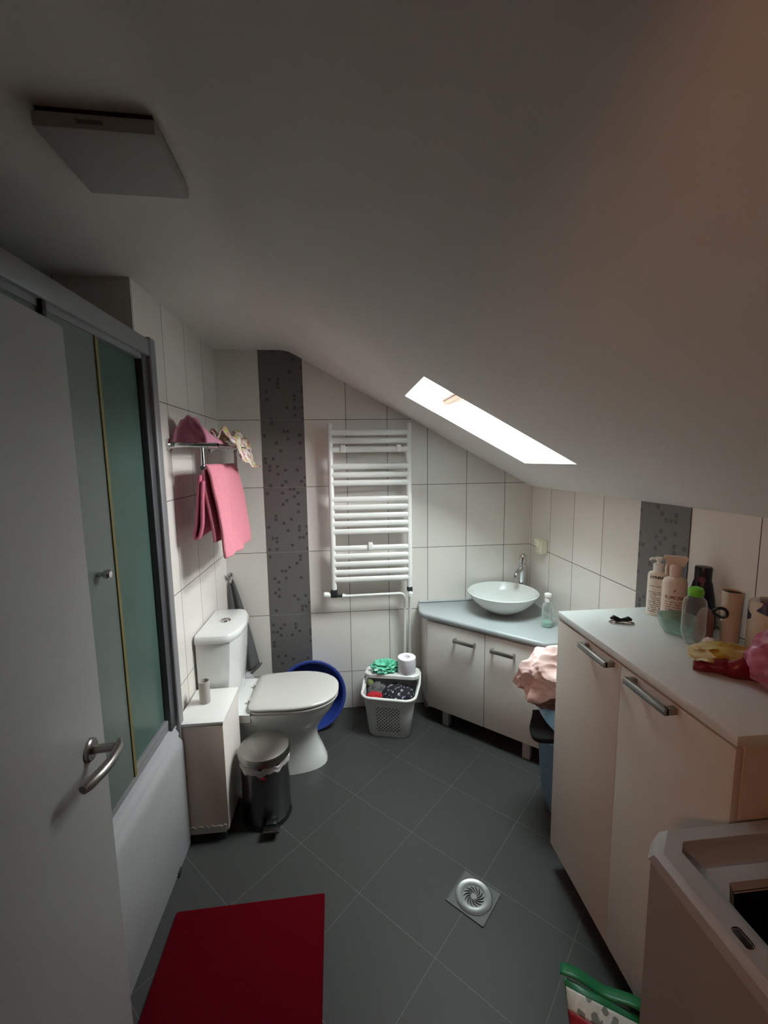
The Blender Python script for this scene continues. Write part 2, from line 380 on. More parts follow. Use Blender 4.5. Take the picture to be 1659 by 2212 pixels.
# dark mosaic bands
b = B(); prism(b, [(.248, 0), (.498, 0), (.498, -.003), (.248, -.003)], 0, 2.248)
for v in b.verts:
    if v.co.z > 2 and v.co.x > .4: v.co.z = 2.201
b.free(); b = B()
poly = [(.248, 0), (.498, 0), (.498, 2.202), (.4137, 2.248), (.248, 2.248)]
loft(b, [[(x, 0.0, z) for x, z in poly], [(x, -.003, z) for x, z in poly]]); obj('trim_1', b, M_mos, kind='structure', smooth=False)
b = B(); box(b, (XR-.003, -1.272, 0), (XR, -1.022, 1.4265)); obj('trim_2', b, M_mos, kind='structure', smooth=False)
# hall outside the doorway
b = B()
for lo, hi in (((-1.4, -5, -.1), (2.6, YF-.1, 0)), ((-1.5, -5, 0), (-1.4, YF-.1, 2.4)), ((2.6, -5, 0), (2.7, YF-.1, 2.4)), ((-1.5, -5.1, 0), (2.7, -5, 2.4)), ((-1.5, -5.1, 2.4), (2.7, YF-.1, 2.5)),
               ((-1.5, YF-.1, 0), (-.95, YF, 2.4)), ((XR+.1, YF-.1, 0), (2.7, YF, 2.4)), ((-1.5, YF-.1, 2.35), (2.7, YF, 2.5))): box(b, lo, hi)
obj('wall_hall', b, M_hall, kind='structure', smooth=False)

# ------------------------------------------------------------------ the open door
HX, HY = .163, -2.36; EX, EY = .097, -1.553
d = Vector((EX-HX, EY-HY, 0)); DL = d.length; rz = math.atan2(-d.x, d.y)
door = thing('door_1', 'x', 'x', (HX, HY, 0), rz); del door['label']; del door['category']; door['kind'] = 'structure'
# local: y runs from hinge to free edge, +x faces the room
b = B(); box(b, (-.04, 0, .008), (0, DL, 1.917), .002); obj('leaf', b, M_door, door, world=False)
zh = .935
b = B(); lathe(b, [(.0, 0), (.027, 0), (.027, .006), (.024, .009), (.0, .009)], n=32, caps=(False, False)); xf(b, Matrix.Translation((0, DL-.075, zh)) @ Matrix.Rotation(PI/2, 4, 'Y'))
tube(b, arc([(0, DL-.075, zh), (.056, DL-.075, zh)], .018), .0105)
tube(b, [(.058, DL-.055, zh+.004), (.064, DL-.075, zh+.002), (.067, DL-.10, zh), (.066, DL-.13, zh-.002), (.060, DL-.16, zh-.004), (.049, DL-.19, zh-.006), (.044, DL-.203, zh-.007)], [.0055, .009, .0105, .0115, .0125, .013, .010], 16)
hd = obj('door_handle', b, M_steel, door, world=False)
b = B(); box(b, (-.026, DL-.0005, zh-.10), (-.014, DL+.0012, zh+.08)); obj('lock_plate', b, M_alud, door, world=False)

# ------------------------------------------------------------------ shower
sh = thing('shower_enclosure', 'grey framed shower enclosure with frosted green glass behind the open door', 'shower', (0, -1.3, .5))
b = B(); box(b, (-.03, -1.84, 1.992), (.035, -.945, 2.052), .004); box(b, (-.02, -1.84, 1.975), (.02, -.96, 1.995)); obj('header_rail', b, M_alu, sh)
b = B(); box(b, (-.03, -.945, .462), (.037, -.899, 2.062), .006, 3); obj('wall_profile', b, M_alu, sh)
b = B(); box(b, (-.018, -.985, .55), (.022, -.943, 2.0), .003); obj('frame_post', b, M_alud, sh)
b = B(); box(b, (-.02, -1.84, .556), (.010, -.945, .585), .003); box(b, (-.012, -1.84, .585), (.012, -.985, .602), .003); obj('bottom_rail', b, M_alu, sh)
b = B(); box(b, (-.008, -1.285, .57), (-.002, -.98, 1.992)); obj('fixed_glass', b, M_frost, sh)
b = B(); box(b, (.010, -1.80, .59), (.016, -1.272, 1.976)); sd = obj('sliding_glass', b, M_frost2, sh)
b = B(); box(b, (.006, -1.276, .59), (.020, -1.262, 1.976)); obj('door_seal', b, M_seal, sd)
b = B(); lathe(b, [(0, 0), (.008, 0), (.006, .012), (.013, .018), (.014, .028), (.009, .034), (0, .034)], n=24, caps=(False, False)); xf(b, Matrix.Translation((.016, -1.365, 1.293)) @ Matrix.Rotation(PI/2, 4, 'Y')); obj('knob', b, M_chrome, sd)
b = B(); box(b, (.018, -1.508, 1.958), (.030, -1.492, 1.995), .002); obj('roller_clip', b, M_black, sh)
# tray with its white apron
b = B()
prof = [(-.06, .556), (.010, .556), (.022, .553), (.024, .546), (.019, .541), (.030, .522), (.032, .514), (.027, .509), (.036, .490), (.041, .470), (.041, .440), (.041, .012), (.036, .004), (.036, .0), (-.06, 0)]
loft(b, [[(x, y, z) for x, z in prof] for y in (-1.86, -.935, -.905)][:2])
box(b, (-.06, -.936, .012), (.036, -.905, .480), .010)
box(b, (-.84, -1.86, .38), (-.05, -.99, .44))
tray_ = single('shower_tray', 'white acrylic shower tray with tall plain front apron beneath frosted glass', 'shower tray', b, M_acr, (0, -1.4, 0))
b = B(); box(b, (.030, -1.078, 0), (.046, -1.050, .022), .002); obj('foot', b, M_dark, tray_)

# ------------------------------------------------------------------ towel radiator
rad = thing('towel_radiator', 'white ladder towel radiator hung on the tiled back wall', 'radiator', (.885, -.08, .8))
for x in (.652, 1.118):
    b = B(); tube(b, [(x, -.08, .822), (x, -.08, 1.815), (x, -.08, 1.822)], [.0165, .0165, .012], 20); obj('post', b, M_white, rad)
for z in (1.768, 1.72, 1.669, 1.57, 1.52, 1.472, 1.374, 1.326, 1.275, 1.227, 1.179, 1.077, 1.028, .979, .929, .883):
    b = B(); tube(b, [(.655, -.086, z), (1.115, -.086, z)], .0100, 16, ry=.0175); obj('rail', b, M_white, rad)
for x, z in ((.725, 1.674), (1.055, 1.674), (.878, 1.088)):
    b = B(); tube(b, [(x, -.002, z), (x, -.066, z)], .009, 14); box(b, (x-.014, -.104, z-.022), (x+.014, -.066, z+.022), .004); obj('wall_bracket', b, M_white, rad)
b = B(); box(b, (.632, -.1, .776), (.672, -.06, .824), .004); tube(b, [(.66, -.08, .785), (.705, -.08, .783)], .011, 12); obj('valve', b, M_dark, rad)
b = B(); tube(b, [(.635, -.08, .79), (.628, -.08, .79), (.592, -.08, .793), (.586, -.08, .793)], [.012, .017, .017, .012], 16); obj('valve_knob', b, M_white, rad)
b = B(); tube(b, [(.70, -.08, .783), (.722, -.08, .779)], [.014, .010], 12); obj('pipe_nut', b, M_white, rad)
b = B(); box(b, (1.102, -.098, .795), (1.134, -.062, .824), .004); obj('valve', b, M_dark, rad)
b = B(); tube(b, [(1.118, -.085, .785), (1.118, -.11, .783), (1.118, -.128, .782)], [.013, .016, .012], 16); obj('valve_knob', b, M_white, rad)
b = B(); tube(b, [(1.118, -.08, .80), (1.118, -.08, .765)], .010, 12); obj('pipe_nut', b, M_white, rad)
b = B(); tube(b, arc([(.715, -.08, .779), (1.082, -.08, .782), (1.088, -.06, .70), (1.088, -.055, .02)], .03), .0085, 12); obj('pipe', b, M_white, rad)
b = B(); tube(b, [(1.118, -.08, .77), (1.120, -.065, .60), (1.120, -.055, .02)], .0085, 12); obj('pipe', b, M_white, rad)

# ------------------------------------------------------------------ corner vanity, worktop, basin, tap
E0, E1 = Vector((1.205, -.205, 0)), Vector((1.70, -.668, 0))
ed = (E1-E0).normalized(); en = Vector((ed.y, -ed.x, 0))
if en.y > 0: en = -en
van = thing('corner_vanity', 'white corner vanity cabinet under the grey worktop and vessel basin', 'cabinet', (1.6, -.3, 0))
ZB, ZT = .105, .655
b = B(); prism(b, [(1.915, -.002), (1.203, -.002), (1.203, -.165), (E0.x+.012, E0.y+.024), (E1.x-.0, E1.y+.018), (1.915, -.648)], ZB, ZT, .003); obj('carcass', b, M_lam, van)
LN = (E1-E0).length
def slab(a0, a1, z0, z1, t0, t1, bev=.002):
    b = B(); box(b, (a0, t0, z0), (a1, t1, z1), bev)
    m = Matrix(((ed.x, en.x, 0, E0.x), (ed.y, en.y, 0, E0.y), (0, 0, 1, 0), (0, 0, 0, 1))); xf(b, m)
    bmesh.ops.recalc_face_normals(b, faces=b.faces[:]); return b
for a0, a1, h0, h1 in ((.0, .366, .185, .315), (.369, LN, .41, .54)):
    dd = obj('door', slab(a0, a1, ZB, ZT-.008, -.016, .002), M_lam, van)
    b = slab(h0, h1, .567, .587, .024, .034); 
    b2 = slab(h0, h0+.011, .567, .587, .0, .030)
    me = bpy.data.meshes.new('t'); b2.to_mesh(me); b.from_mesh(me); b2.free()
    b2 = slab(h1-.011, h1, .567, .587, .0, .030); b2.to_mesh(me); b.from_mesh(me); b2.free(); bpy.data.meshes.remove(me)
    obj('handle', b, M_handle, dd, label='satin metal bar handle')
for a, t in ((.11, -.045), (.60, -.045)):
    obj('leg', slab(a-.02, a+.02, 0, ZB, t-.02, t+.02), M_fan, van)
b = B(); box(b, (1.22, -.06, 0), (1.26, -.02, ZB)); obj('leg', b, M_fan, van)
b = B(); prism(b, [(1.919, -.002), (1.186, -.002), (1.180, -.03), (1.163, -.135), (1.166, -.165), (1.182, -.200), (1.700, -.690), (1.919, -.690)], .655, .690, .012, 3)
single('worktop', 'grey speckled corner worktop with rounded edge under the basin', 'worktop', b, M_ctr, (1.6, -.3, .655))
b = B(); tube(b, [(1.19, -.009, .696), (1.90, -.009, .696)], .007, 10); single('sealing_strip', 'thin pale sealing strip where the worktop meets the back wall', 'trim', b, M_acr, (1.6, -.009, .69))
bc = (1.655, -.238)
b = B(); lathe(b, [(0, .6905), (.062, .6905), (.068, .694), (.105, .712), (.150, .742), (.183, .775), (.203, .812), (.206, .817), (.202, .819), (.197, .814), (.176, .780), (.143, .748), (.100, .722), (.05, .706), (.022, .703), (0, .703)], bc, 72, caps=(False, False))
bs = single('vessel_basin', 'round white ceramic vessel basin on the grey corner worktop', 'basin', b, M_cer, (bc[0], bc[1], .69))
b = B(); lathe(b, [(0, .708), (.018, .708), (.022, .705), (.022, .7035)], bc, 24, caps=(False, False)); obj('drain_plug', b, M_chrome, bs)
tp = thing('basin_tap', 'tall chrome single lever tap behind the vessel basin', 'tap', (1.845, -.085, .69))
tx, ty = 1.842, -.085
b = B(); lathe(b, [(0, .69), (.028, .69), (.028, .698), (.022, .70), (.022, .945), (0, .945)], (tx, ty), 28, caps=(False, False)); obj('body', b, M_chrome, tp)
b = B(); lathe(b, [(0, .948), (.022, .948), (.023, .99), (.019, .997), (0, .997)], (tx, ty), 28, caps=(False, False)); tube(b, [(tx, ty, .985), (tx+.015, ty+.02, 1.0)], .006, 10); obj('lever', b, M_chrome, tp)
b = B(); tube(b, [(tx-.01, ty-.01, .915), (tx-.055, ty-.055, .905), (tx-.075, ty-.075, .892), (tx-.08, ty-.08, .875)], [.015, .015, .014, .012], 16); obj('spout', b, M_chrome, tp)

def bottle(name, label, x, y, z, prof, m, rz=0, sx=1, sy=1, caps=None, cat='bottle', n=32):
    t = thing(name, label, cat, (x, y, z), rz)
    b = B(); lathe(b, prof, n=n, sx=sx, sy=sy, caps=(True, False)); obj('body', b, m, t, world=False)
    return t
t = bottle('sanitiser_bottle', 'small clear bottle with white flip cap on the grey worktop beside basin', 1.812, -.485, .6905,
           [(.026, 0), (.030, .004), (.030, .03), (.028, .033), (.028, .06), (.030, .063), (.030, .088), (.028, .091), (.028, .105), (.026, .120), (.013, .135), (.013, .14)], M_clear)
b = B(); lathe(b, [(0, .138), (.015, .138), (.015, .160), (.0135, .162), (.0135, .166), (.020, .170), (.019, .182), (.012, .187), (0, .187)], n=24, caps=(False, False)); obj('cap', b, M_white, t, world=False)
b = B(); lathe(b, [(0, .002), (.0275, .003), (.0275, .026), (0, .026)], n=24, caps=(False, False)); obj('gel', b, mat('green_gel', (150, 196, 180), .2), t, world=False)
# socket on the right wall
so = thing('wall_socket', 'cream surface mounted socket on the right wall near the corner', 'socket', (XR, -.214, 1.07))
b = B(); box(b, (XR-.042, -.252, 1.035), (XR-.001, -.176, 1.115), .006); obj('housing', b, M_cream, so)
b = B(); box(b, (XR-.060, -.236, 1.080), (XR-.030, -.192, 1.122), .004); obj('switch_flap', b, M_cream, so)

# ------------------------------------------------------------------ toilet
to = thing('toilet', 'white ceramic close-coupled toilet with closed lid against left wall', 'toilet', (.35, -.46, 0))
TC = -.46
def drect(x0, x1, hw, z, n=28, flat=.0, p=2.4):      # outline: straight at x0, rounded nose at x1
    xm = x0+(x1-x0)*.42; o = []
    for i in range(n+1):
        a = -PI/2+PI*i/n; c, s = math.cos(a), math.sin(a)
        o.append((xm+(x1-xm)*abs(c)**(2/p), TC+hw*math.copysign(abs(s)**(2/p), s), z))
    r = hw*.22
    o += [(x0+r, TC+hw*.95, z), (x0+r*.3, TC+hw*.9, z), (x0, TC+hw*.75, z), (x0, TC-hw*.75, z), (x0+r*.3, TC-hw*.9, z), (x0+r, TC-hw*.95, z)]
    return o
b = B()
loft(b, [drect(.20, .600, .112, 0), drect(.20, .598, .110, .02), drect(.21, .575, .098, .08), drect(.22, .55, .090, .14), drect(.21, .552, .098, .20), drect(.19, .59, .130, .26), drect(.19, .635, .162, .32), drect(.19, .655, .176, .36), drect(.19, .660, .178, .375)])
loft(b, [[(.03, TC-.10, .30), (.24, TC-.13, .30), (.24, TC+.13, .30), (.03, TC+.10, .30)], [(.03, TC-.17, .345), (.24, TC-.175, .345), (.24, TC+.175, .345), (.03, TC+.17, .345)], [(.02, TC-.175, .395), (.24, TC-.178, .385), (.24, TC+.178, .385), (.02, TC+.175, .395)]])
loft(b, [[(.02, TC-.06, .03), (.25, TC-.06, .03), (.25, TC+.06, .03), (.02, TC+.06, .03)], [(.02, TC-.06, .30), (.25, TC-.08, .32), (.25, TC+.08, .32), (.02, TC+.06, .30)]])
obj('bowl', b, M_cer, to)
b = B(); loft(b, [drect(.235, .662, .180, .378), drect(.232, .668, .184, .384), drect(.235, .666, .182, .392)]); obj('seat', b, M_seat, to)
b = B(); loft(b, [drect(.232, .662, .178, .396), drect(.226, .670, .186, .400), drect(.226, .670, .186, .408), drect(.232, .662, .180, .414), drect(.26, .62, .15, .4165)]); obj('lid', b, M_seat, to)
for s in (-1, 1):
    b = B(); tube(b, [(.222, TC+s*.075, .375), (.222, TC+s*.075, .408)], .011, 14); obj('hinge', b, M_seat, to)
def cist(z, k=0, g=0):
    P = [(.012, -.183-g), (.13+g*.5, -.185-g), (.165+g, -.168-g*.8), (.192+g, -.10), (.20+g, 0), (.192+g, .10), (.165+g, .168+g*.8), (.13+g*.5, .185+g), (.012, .183+g)]
    return [(x-(k if x > .1 else 0), TC+y*(1-k), z) for x, y in P]
b = B(); loft(b, [cist(.395, .06), cist(.41, .03), cist(.60, .01), cist(.755)]); obj('cistern', b, M_cer, to)
b = B(); loft(b, [cist(.758, 0, .004), cist(.764, 0, .008), cist(.785, 0, .008), cist(.796, 0, .002), cist(.801, 0, -.014)]); cl = obj('cistern_lid', b, M_cer, to)
b = B(); lathe(b, [(0, .801), (.024, .801), (.026, .804), (.024, .808), (.019, .809), (.019, .807), (0, .807)], (.105, TC), 28, caps=(False, False)); box(b, (.1035, TC-.018, .806), (.1065, TC+.018, .8085)); obj('flush_button', b, M_chrome, cl)

# brush behind the toilet
tb = thing('toilet_brush', 'grey toilet brush leaning in the corner behind the toilet', 'toilet brush', (.10, -.13, 0))
b = B(); lathe(b, [(0, 0), (.05, 0), (.055, .01), (.048, .22), (.044, .22), (.044, .2)], (.10, -.13), 24, caps=(False, False)); obj('holder', b, M_fan, tb)
b = B(); tube(b, [(.10, -.13, .05), (.115, -.125, .30), (.15, -.12, .345), (.185, -.115, .375), (.203, -.11, .395)], [.01, .01, .008, .007, .005], 10); obj('handle', b, M_greyC, tb)
b = B(); lathe(b, [(0, .22), (.045, .22), (.048, .235), (.05, .30), (.035, .335), (0, .345)], (.115, -.13), 20, caps=(False, False)); obj('cover', b, M_fan, tb)
# hook and grey cloth in the corner
hk = single('wall_hook', 'small chrome hook high in the left back corner', 'hook', tube(lathe(B(), [(0, -.002), (.02, -.002), (.02, .006), (0, .008)], n=20, caps=(False, False)), [(0, 0, .005), (0, 0, .03), (0, .006, .042), (0, .018, .045)], [.008, .008, .010, .013], 12), M_chrome, (0, 0, 0))
hk.rotation_euler = (PI/2, 0, 0); hk.location = (.022, -.001, .915)
def hang(u, v):
    w_ = .016+.062*v**.8; x = .012+.030*v+(u-.0)*w_*1.7
    return (x, -.022-.018*math.sin(u*9+v*2)*min(1, .3+v)-.02*v, .90-.55*v-.03*math.sin(u*3.2))
b = B(); grid(b, hang, 30, 24); single('hanging_cloth', 'dark grey cloth hanging from the corner hook behind the cistern', 'cloth', b, M_greyC, (.03, -.03, .35), mods=[SOL(.006)])
# blue basin leaning on the back wall
b = B(); lathe(b, [(0, 0), (.15, 0), (.158, .01), (.182, .10), (.196, .145), (.208, .150), (.210, .157), (.203, .160), (.192, .156), (.176, .10), (.150, .015), (0, .012)], n=56, caps=(False, False))
o = single('washing_bowl', 'blue round plastic washing bowl leaning on the back wall behind toilet', 'bowl', b, M_blue, (0, 0, 0))
o.rotation_euler = (math.radians(80), 0, math.radians(8)); o.location = (.478, -.055, .188)

# ------------------------------------------------------------------ narrow cabinet and bin in front of the toilet
sc_ = thing('narrow_cabinet', 'narrow white cabinet with chipped base between shower and toilet', 'cabinet', (.1, -.8, 0))
b = B(); box(b, (.016, -.925, .048), (.198, -.665, .533), .002); obj('carcass', b, M_lam, sc_)
b = B(); box(b, (.012, -.932, .533), (.203, -.660, .547), .003); obj('top', b, M_white, sc_)
b = B(); box(b, (.012, -.930, .075), (.200, -.9245, .531), .001)
obj('front_panel', b, mat('beige_board', (205, 188, 174), .6, var=.08), sc_)
b = B(); pts = [(.014, .048), (.190, .048)]+[(.190-.172*i/22, .078+.010*math.sin(i*1.9)*random.random()+.004*random.random()) for i in range(23)]
loft(b, [[(x, -.9295, z) for x, z in pts], [(x, -.9335, z-.002) for x, z in pts]]); obj('chipped_edge', b, mat('swollen_chipboard', (170, 164, 158), .95, bump=1, bscale=300), sc_, label='chipped swollen lower edge')
for x, y in ((.055, -.90), (.165, -.90), (.055, -.69), (.165, -.69)):
    b = B(); lathe(b, [(.020, 0), (.022, .003), (.018, .03), (.018, .048)], (x, y), 20); obj('foot', b, M_dark, sc_)
b = B(); lathe(b, [(.0215, .5475), (.0225, .549), (.0225, .647), (.0205, .648), (.0205, .549)], (.085, -.775), 32, caps=(False, False)); single('cardboard_tube', 'empty grey cardboard toilet roll tube on the narrow white cabinet', 'cardboard tube', b, M_card, (.085, -.775, .547))
pb = thing('pedal_bin', 'round steel pedal bin with liner showing under its lid beside toilet', 'bin', (.335, -.80, 0))
pc = (.335, -.795)
b = B(); lathe(b, [(0, .004), (.100, .004), (.106, .02), (.106, .285), (.103, .285), (.100, .02)], pc, 56, caps=(False, False)); obj('body', b, mat('mirror_steel', (120, 120, 120), .22, 1.0, var=.05), pb)
b = B(); lathe(b, [(0, 0), (.109, 0), (.111, .004), (.108, .022), (0, .022)], pc, 48, caps=(False, False)); obj('base_ring', b, M_black, pb)
b = B(); lathe(b, [(.107, .262), (.111, .270), (.109, .282), (.112, .292), (.106, .298)], pc, 90, caps=(False, False))
for v in b.verts:
    a = math.atan2(v.co.y-pc[1], v.co.x-pc[0]); v.co.z += .006*math.sin(a*9)+.004*math.sin(a*17)
obj('liner', b, mat('white_liner', (190, 186, 184), .5), pb)
b = B(); lathe(b, [(.112, .300), (.115, .303), (.115, .322), (.110, .334), (.085, .3435), (.04, .348), (0, .349)], pc, 56, caps=(False, False)); obj('lid', b, mat('satin_steel_lid', (150, 148, 142), .32, 1.0, var=.05), pb)
b = B(); box(b, (pc[0]-.002, pc[1]-.110, .246), (pc[0]+.018, pc[1]-.104, .256), .002); obj('red_tag', b, M_red, pb)
b = B(); box(b, (pc[0]+.005, pc[1]-.155, .028), (pc[0]+.075, pc[1]-.118, .040), .004); box(b, (pc[0]+.015, pc[1]-.125, .010), (pc[0]+.06, pc[1]-.09, .05), .003); o = obj('pedal', b, M_black, pb)
b = B(); tube(b, [(pc[0]+.008, pc[1]-.154, .042), (pc[0]+.072, pc[1]-.154, .042)], .005, 10); obj('pedal_trim', b, M_chrome, o)

# ------------------------------------------------------------------ laundry basket
bk = thing('laundry_basket', 'white perforated plastic laundry basket standing by the back wall', 'basket', (.975, -.235, 0), math.radians(-16))
rings = [rrect(.235, .195, .045, 0), rrect(.245, .20, .045, .006), rrect(.275, .225, .05, .14), rrect(.305, .25, .055, .245)]
b = B(); loft(b, rings, caps=(True, False)); obj('body', b, M_holes, bk, world=False)
b = B(); tube(b, rrect(.318, .262, .062, .250), .0085, 10, closed=True); obj('rim', b, M_white, bk, world=False)
b = B(); loft(b, [rrect(.335, .15, .05, .300, (0, .075)), rrect(.335, .15, .05, .318, (0, .075)), rrect(.32, .14, .045, .324, (0, .075))])
for v in b.verts: v.co.z += (v.co.x)*.02-(v.co.y-.07)*.10
ld = obj('lid', b, M_white, bk, world=False)
b = B(); tube(b, arc([(-.165, .10, .31), (-.168, .02, .275), (-.160, -.06, .252)], .03), .006, 8); obj('lid_arm', b, M_white, bk, world=False)
b = B(); tube(b, arc([(.165, .10, .31), (.172, .02, .282), (.160, -.08, .252)], .03), .007, 8); obj('lid_arm', b, M_white, bk, world=False)
BM = WM['laundry_basket']
def bkp(x, y, z): return tuple(BM @ Vector((x, y, z)))
def heap(name, label, cat, p, r, m, amp=.25, f=2.5, seed=1, **kw):
    b = B(); blob(b, (0, 0, 0), r, amp, f, seed, 4); o = single(name, label, cat, b, m, (0, 0, 0), **kw); o.location = p; return o
heap('floral_garment', 'black garment with pale flowers crammed in the laundry basket', 'clothes', bkp(.045, -.02, .215), (.095, .085, .060), M_navyfl, seed=2)
heap('red_garment', 'red garment tucked in the left of the laundry basket', 'clothes', bkp(-.085, -.07, .222), (.050, .035, .032), M_red, seed=3)
heap('grey_garment', 'grey garment at the back left in the laundry basket', 'clothes', bkp(-.08, -.01, .222), (.055, .05, .055), M_greyC, seed=4)
heap('green_garment', 'small green scrap of cloth poking from the laundry basket corner', 'clothes', bkp(-.125, .005, .27), (.018, .018, .022), mat('olive_cloth', (120, 130, 80), .9), seed=5)
heap('plastic_bag', 'crumpled mint green plastic bag on the laundry basket lid', 'bag', bkp(-.042, .055, .354), (.064, .042, .034), M_green, .95, 2.6, 6)
b = B(); lathe(b, [(.020, 0), (.052, 0), (.054, .003), (.054, .098), (.052, .1), (.020, .1), (.019, .098), (.019, .002)], n=40, caps=(False, False)); o = single('toilet_roll', 'white toilet roll standing on the laundry basket lid', 'toilet roll', b, M_paper); o.location = bkp(.09, .058, .326)

# ------------------------------------------------------------------ towel rack with cloths
rk = thing('towel_rack', 'chrome towel rack with lower rail on the left wall', 'towel rack', (0, -.46, 1.6))
for y in (-.751, -.19):
    b = B(); lathe(b, [(0, 0), (.027, 0), (.027, .008), (.016, .012), (.012, .03), (0, .03)], n=28, caps=(False, False)); xf(b, Matrix.Translation((.001, y, 1.682)) @ Matrix.Rotation(PI/2, 4, 'Y')); obj('flange', b, M_chrome, rk)
    b = B(); tube(b, [(.01, y, 1.682), (.075, y, 1.68), (.20, y, 1.678)], [.013, .011, .010], 16); ar = obj('arm', b, M_chrome, rk)
    b = B(); tube(b, [(.135, y, 1.678), (.135, y, 1.585)], .0075, 14); tube(b, [(.135, y-.012, 1.585), (.135, y+.012, 1.585)], .009, 12); obj('drop', b, M_chrome, ar)
for x in (.05, .10, .15, .20):
    b = B(); tube(b, [(x, -.751, 1.679), (x, -.19, 1.679)], .006, 12); obj('rod', b, M_chrome, rk)
b = B(); tube(b, [(.135, -.765, 1.582), (.135, -.178, 1.582)], .008, 14); obj('lower_rail', b, M_chrome, rk)
def drape(prof, y0, y1, amp=.006, seed=0, skew=0.0, n=30):
    pts = [Vector((x, 0, z)) for x, z in prof]; seg = [0]
    for a, c in zip(pts, pts[1:]): seg.append(seg[-1]+(c-a).length)
    def f(u, v):
        s = u*seg[-1]
        for i in range(len(pts)-1):
            if s <= seg[i+1]+1e-9: break
        t = (s-seg[i])/max(1e-9, seg[i+1]-seg[i]); p = pts[i].lerp(pts[i+1], t)
        dz = (1.60-p.z)/.4
        k = noise.noise(Vector((v*4+seed, p.z*4, seed)))*amp*(0.3+dz)*3
        return (p.x+k, y0+(y1-y0)*v+skew*dz, p.z+.006*math.sin(v*7+seed)*dz)
    b = B(); grid(b, f, 60, n); return b
b = drape([(.196, 1.175), (.186, 1.28), (.172, 1.42), (.152, 1.55), (.137, 1.597), (.122, 1.575), (.123, 1.50), (.140, 1.36), (.152, 1.25)], -.725, -.215, seed=1)
single('bath_towel', 'large pink terry bath towel draped over the lower rail of the rack', 'towel', b, M_pinkT, (.135, -.47, 1.18), mods=[SOL(.016), SUB(1)])
b = drape([(.116, 1.555), (.098, 1.45), (.080, 1.33), (.073, 1.295), (.082, 1.278), (.096, 1.292), (.106, 1.34), (.112, 1.42), (.125, 1.53)], -.748, -.30, seed=5, amp=.003)
single('folded_towel', 'narrow folded pink towel looped behind the large pink bath towel', 'towel', b, mat('rose_terry', (206, 110, 134), .95, var=.25, scale=160, bump=.8, bscale=400), (.1, -.5, 1.3), mods=[SOL(.014), SUB(1)])
b = drape([(.026, 1.76), (.03, 1.70), (.07, 1.693), (.13, 1.695), (.17, 1.69)], -.72, -.40, seed=2, amp=.004)
def pk(u, v):
    y = -.735+.36*v; h = .092*(1-v)**1.3+.014
    a = PI*u; x = .015+.135*u; return (x, y, 1.688+h*math.sin(a)**.6*(1+.25*noise.noise(Vector((u*7, v*6, 2))))+.004*math.sin(u*22))
b.free(); b = B(); grid(b, pk, 44, 24); single('dusty_pink_cloth', 'folded dusty pink cloth lying on the near end of the towel rack', 'cloth', b, M_pinkD, (.08, -.55, 1.69), mods=[SOL(.010)])
def fl(u, v):
    y = -.50+.40*v; x = .03+.22*u; z = 1.692+.055*math.sin(PI*min(1, u*1.1))*(1+.9*noise.noise(Vector((u*6, v*7, 1))))+.014*math.sin(u*24+v*9)
    if u > .72: z -= (u-.72)*.42*(.6+v)
    return (x, y, max(z, 1.688 if u < .76 else 1.58))
b = B(); grid(b, fl, 48, 40); single('floral_cloth', 'floral pink, white and yellow cloth bunched on far end of the towel rack', 'cloth', b, M_floral, (.15, -.3, 1.69), mods=[SOL(.008)])

# ------------------------------------------------------------------ ceiling vent
vt = thing('ceiling_vent', 'square grey vent cover on the flat part of the ceiling', 'vent', (.280, -1.625, 2.247), math.radians(2))
b = B(); box(b, (-.105, -.10, -.036), (.105, .10, -.009), .004); obj('cover', b, M_vent, vt, world=False)
b = B(); box(b, (-.100, -.095, -.010), (.100, .095, 0)); obj('shadow_gap_plate', b, M_black, vt, world=False)  # black plate paints in the shadow gap between cover and ceiling
b = B(); box(b, (-.03, -.1012, -.027), (.015, -.0995, -.020)); obj('air_slot', b, mat('vent_grey', (120, 118, 116), .8), vt, world=False)

# ------------------------------------------------------------------ tall cabinet on the right
tc = thing('tall_cabinet', 'tall white cabinet with two bar handles along the right wall', 'cabinet', (1.71, -1.54, 0))
CX, CY0, CY1, CZ = 1.497, -1.182, -1.905, 1.045
b = B(); box(b, (CX+.019, CY1+.002, .10), (1.919, CY0-.002, CZ-.024), .001); obj('carcass', b, M_lamw, tc)
b = B(); box(b, (CX-.002, CY1, CZ-.024), (1.919, CY0, CZ), .003); obj('top', b, M_top, tc)
for y0, y1, h0, h1 in ((CY0-.003, -1.5412, -1.372, -1.515), (-1.542, CY1+.003, -1.598, -1.752)):
    b = B(); box(b, (CX, y1, .10), (CX+.018, y0, CZ-.030), .0015); dd = obj('door', b, M_lamw, tc)
    b = B(); z = 1.003
    box(b, (CX-.034, h1, z-.009), (CX-.022, h0, z+.009), .0015)
    for hy in (h0, h1): box(b, (CX-.030, min(hy, hy)-.0 if hy == h1 else hy-.014, z-.009), (CX, hy+.014 if hy == h1 else hy, z+.009), .0015)
    obj('handle', b, M_handle, dd, label='satin metal bar handle')
for x, y in ((1.56, -1.25), (1.56, -1.85), (1.87, -1.25), (1.87, -1.85)):
    b = B(); lathe(b, [(.022, 0), (.022, .01), (.016, .014), (.016, .10)], (x, y), 18); obj('leg', b, M_black, tc)

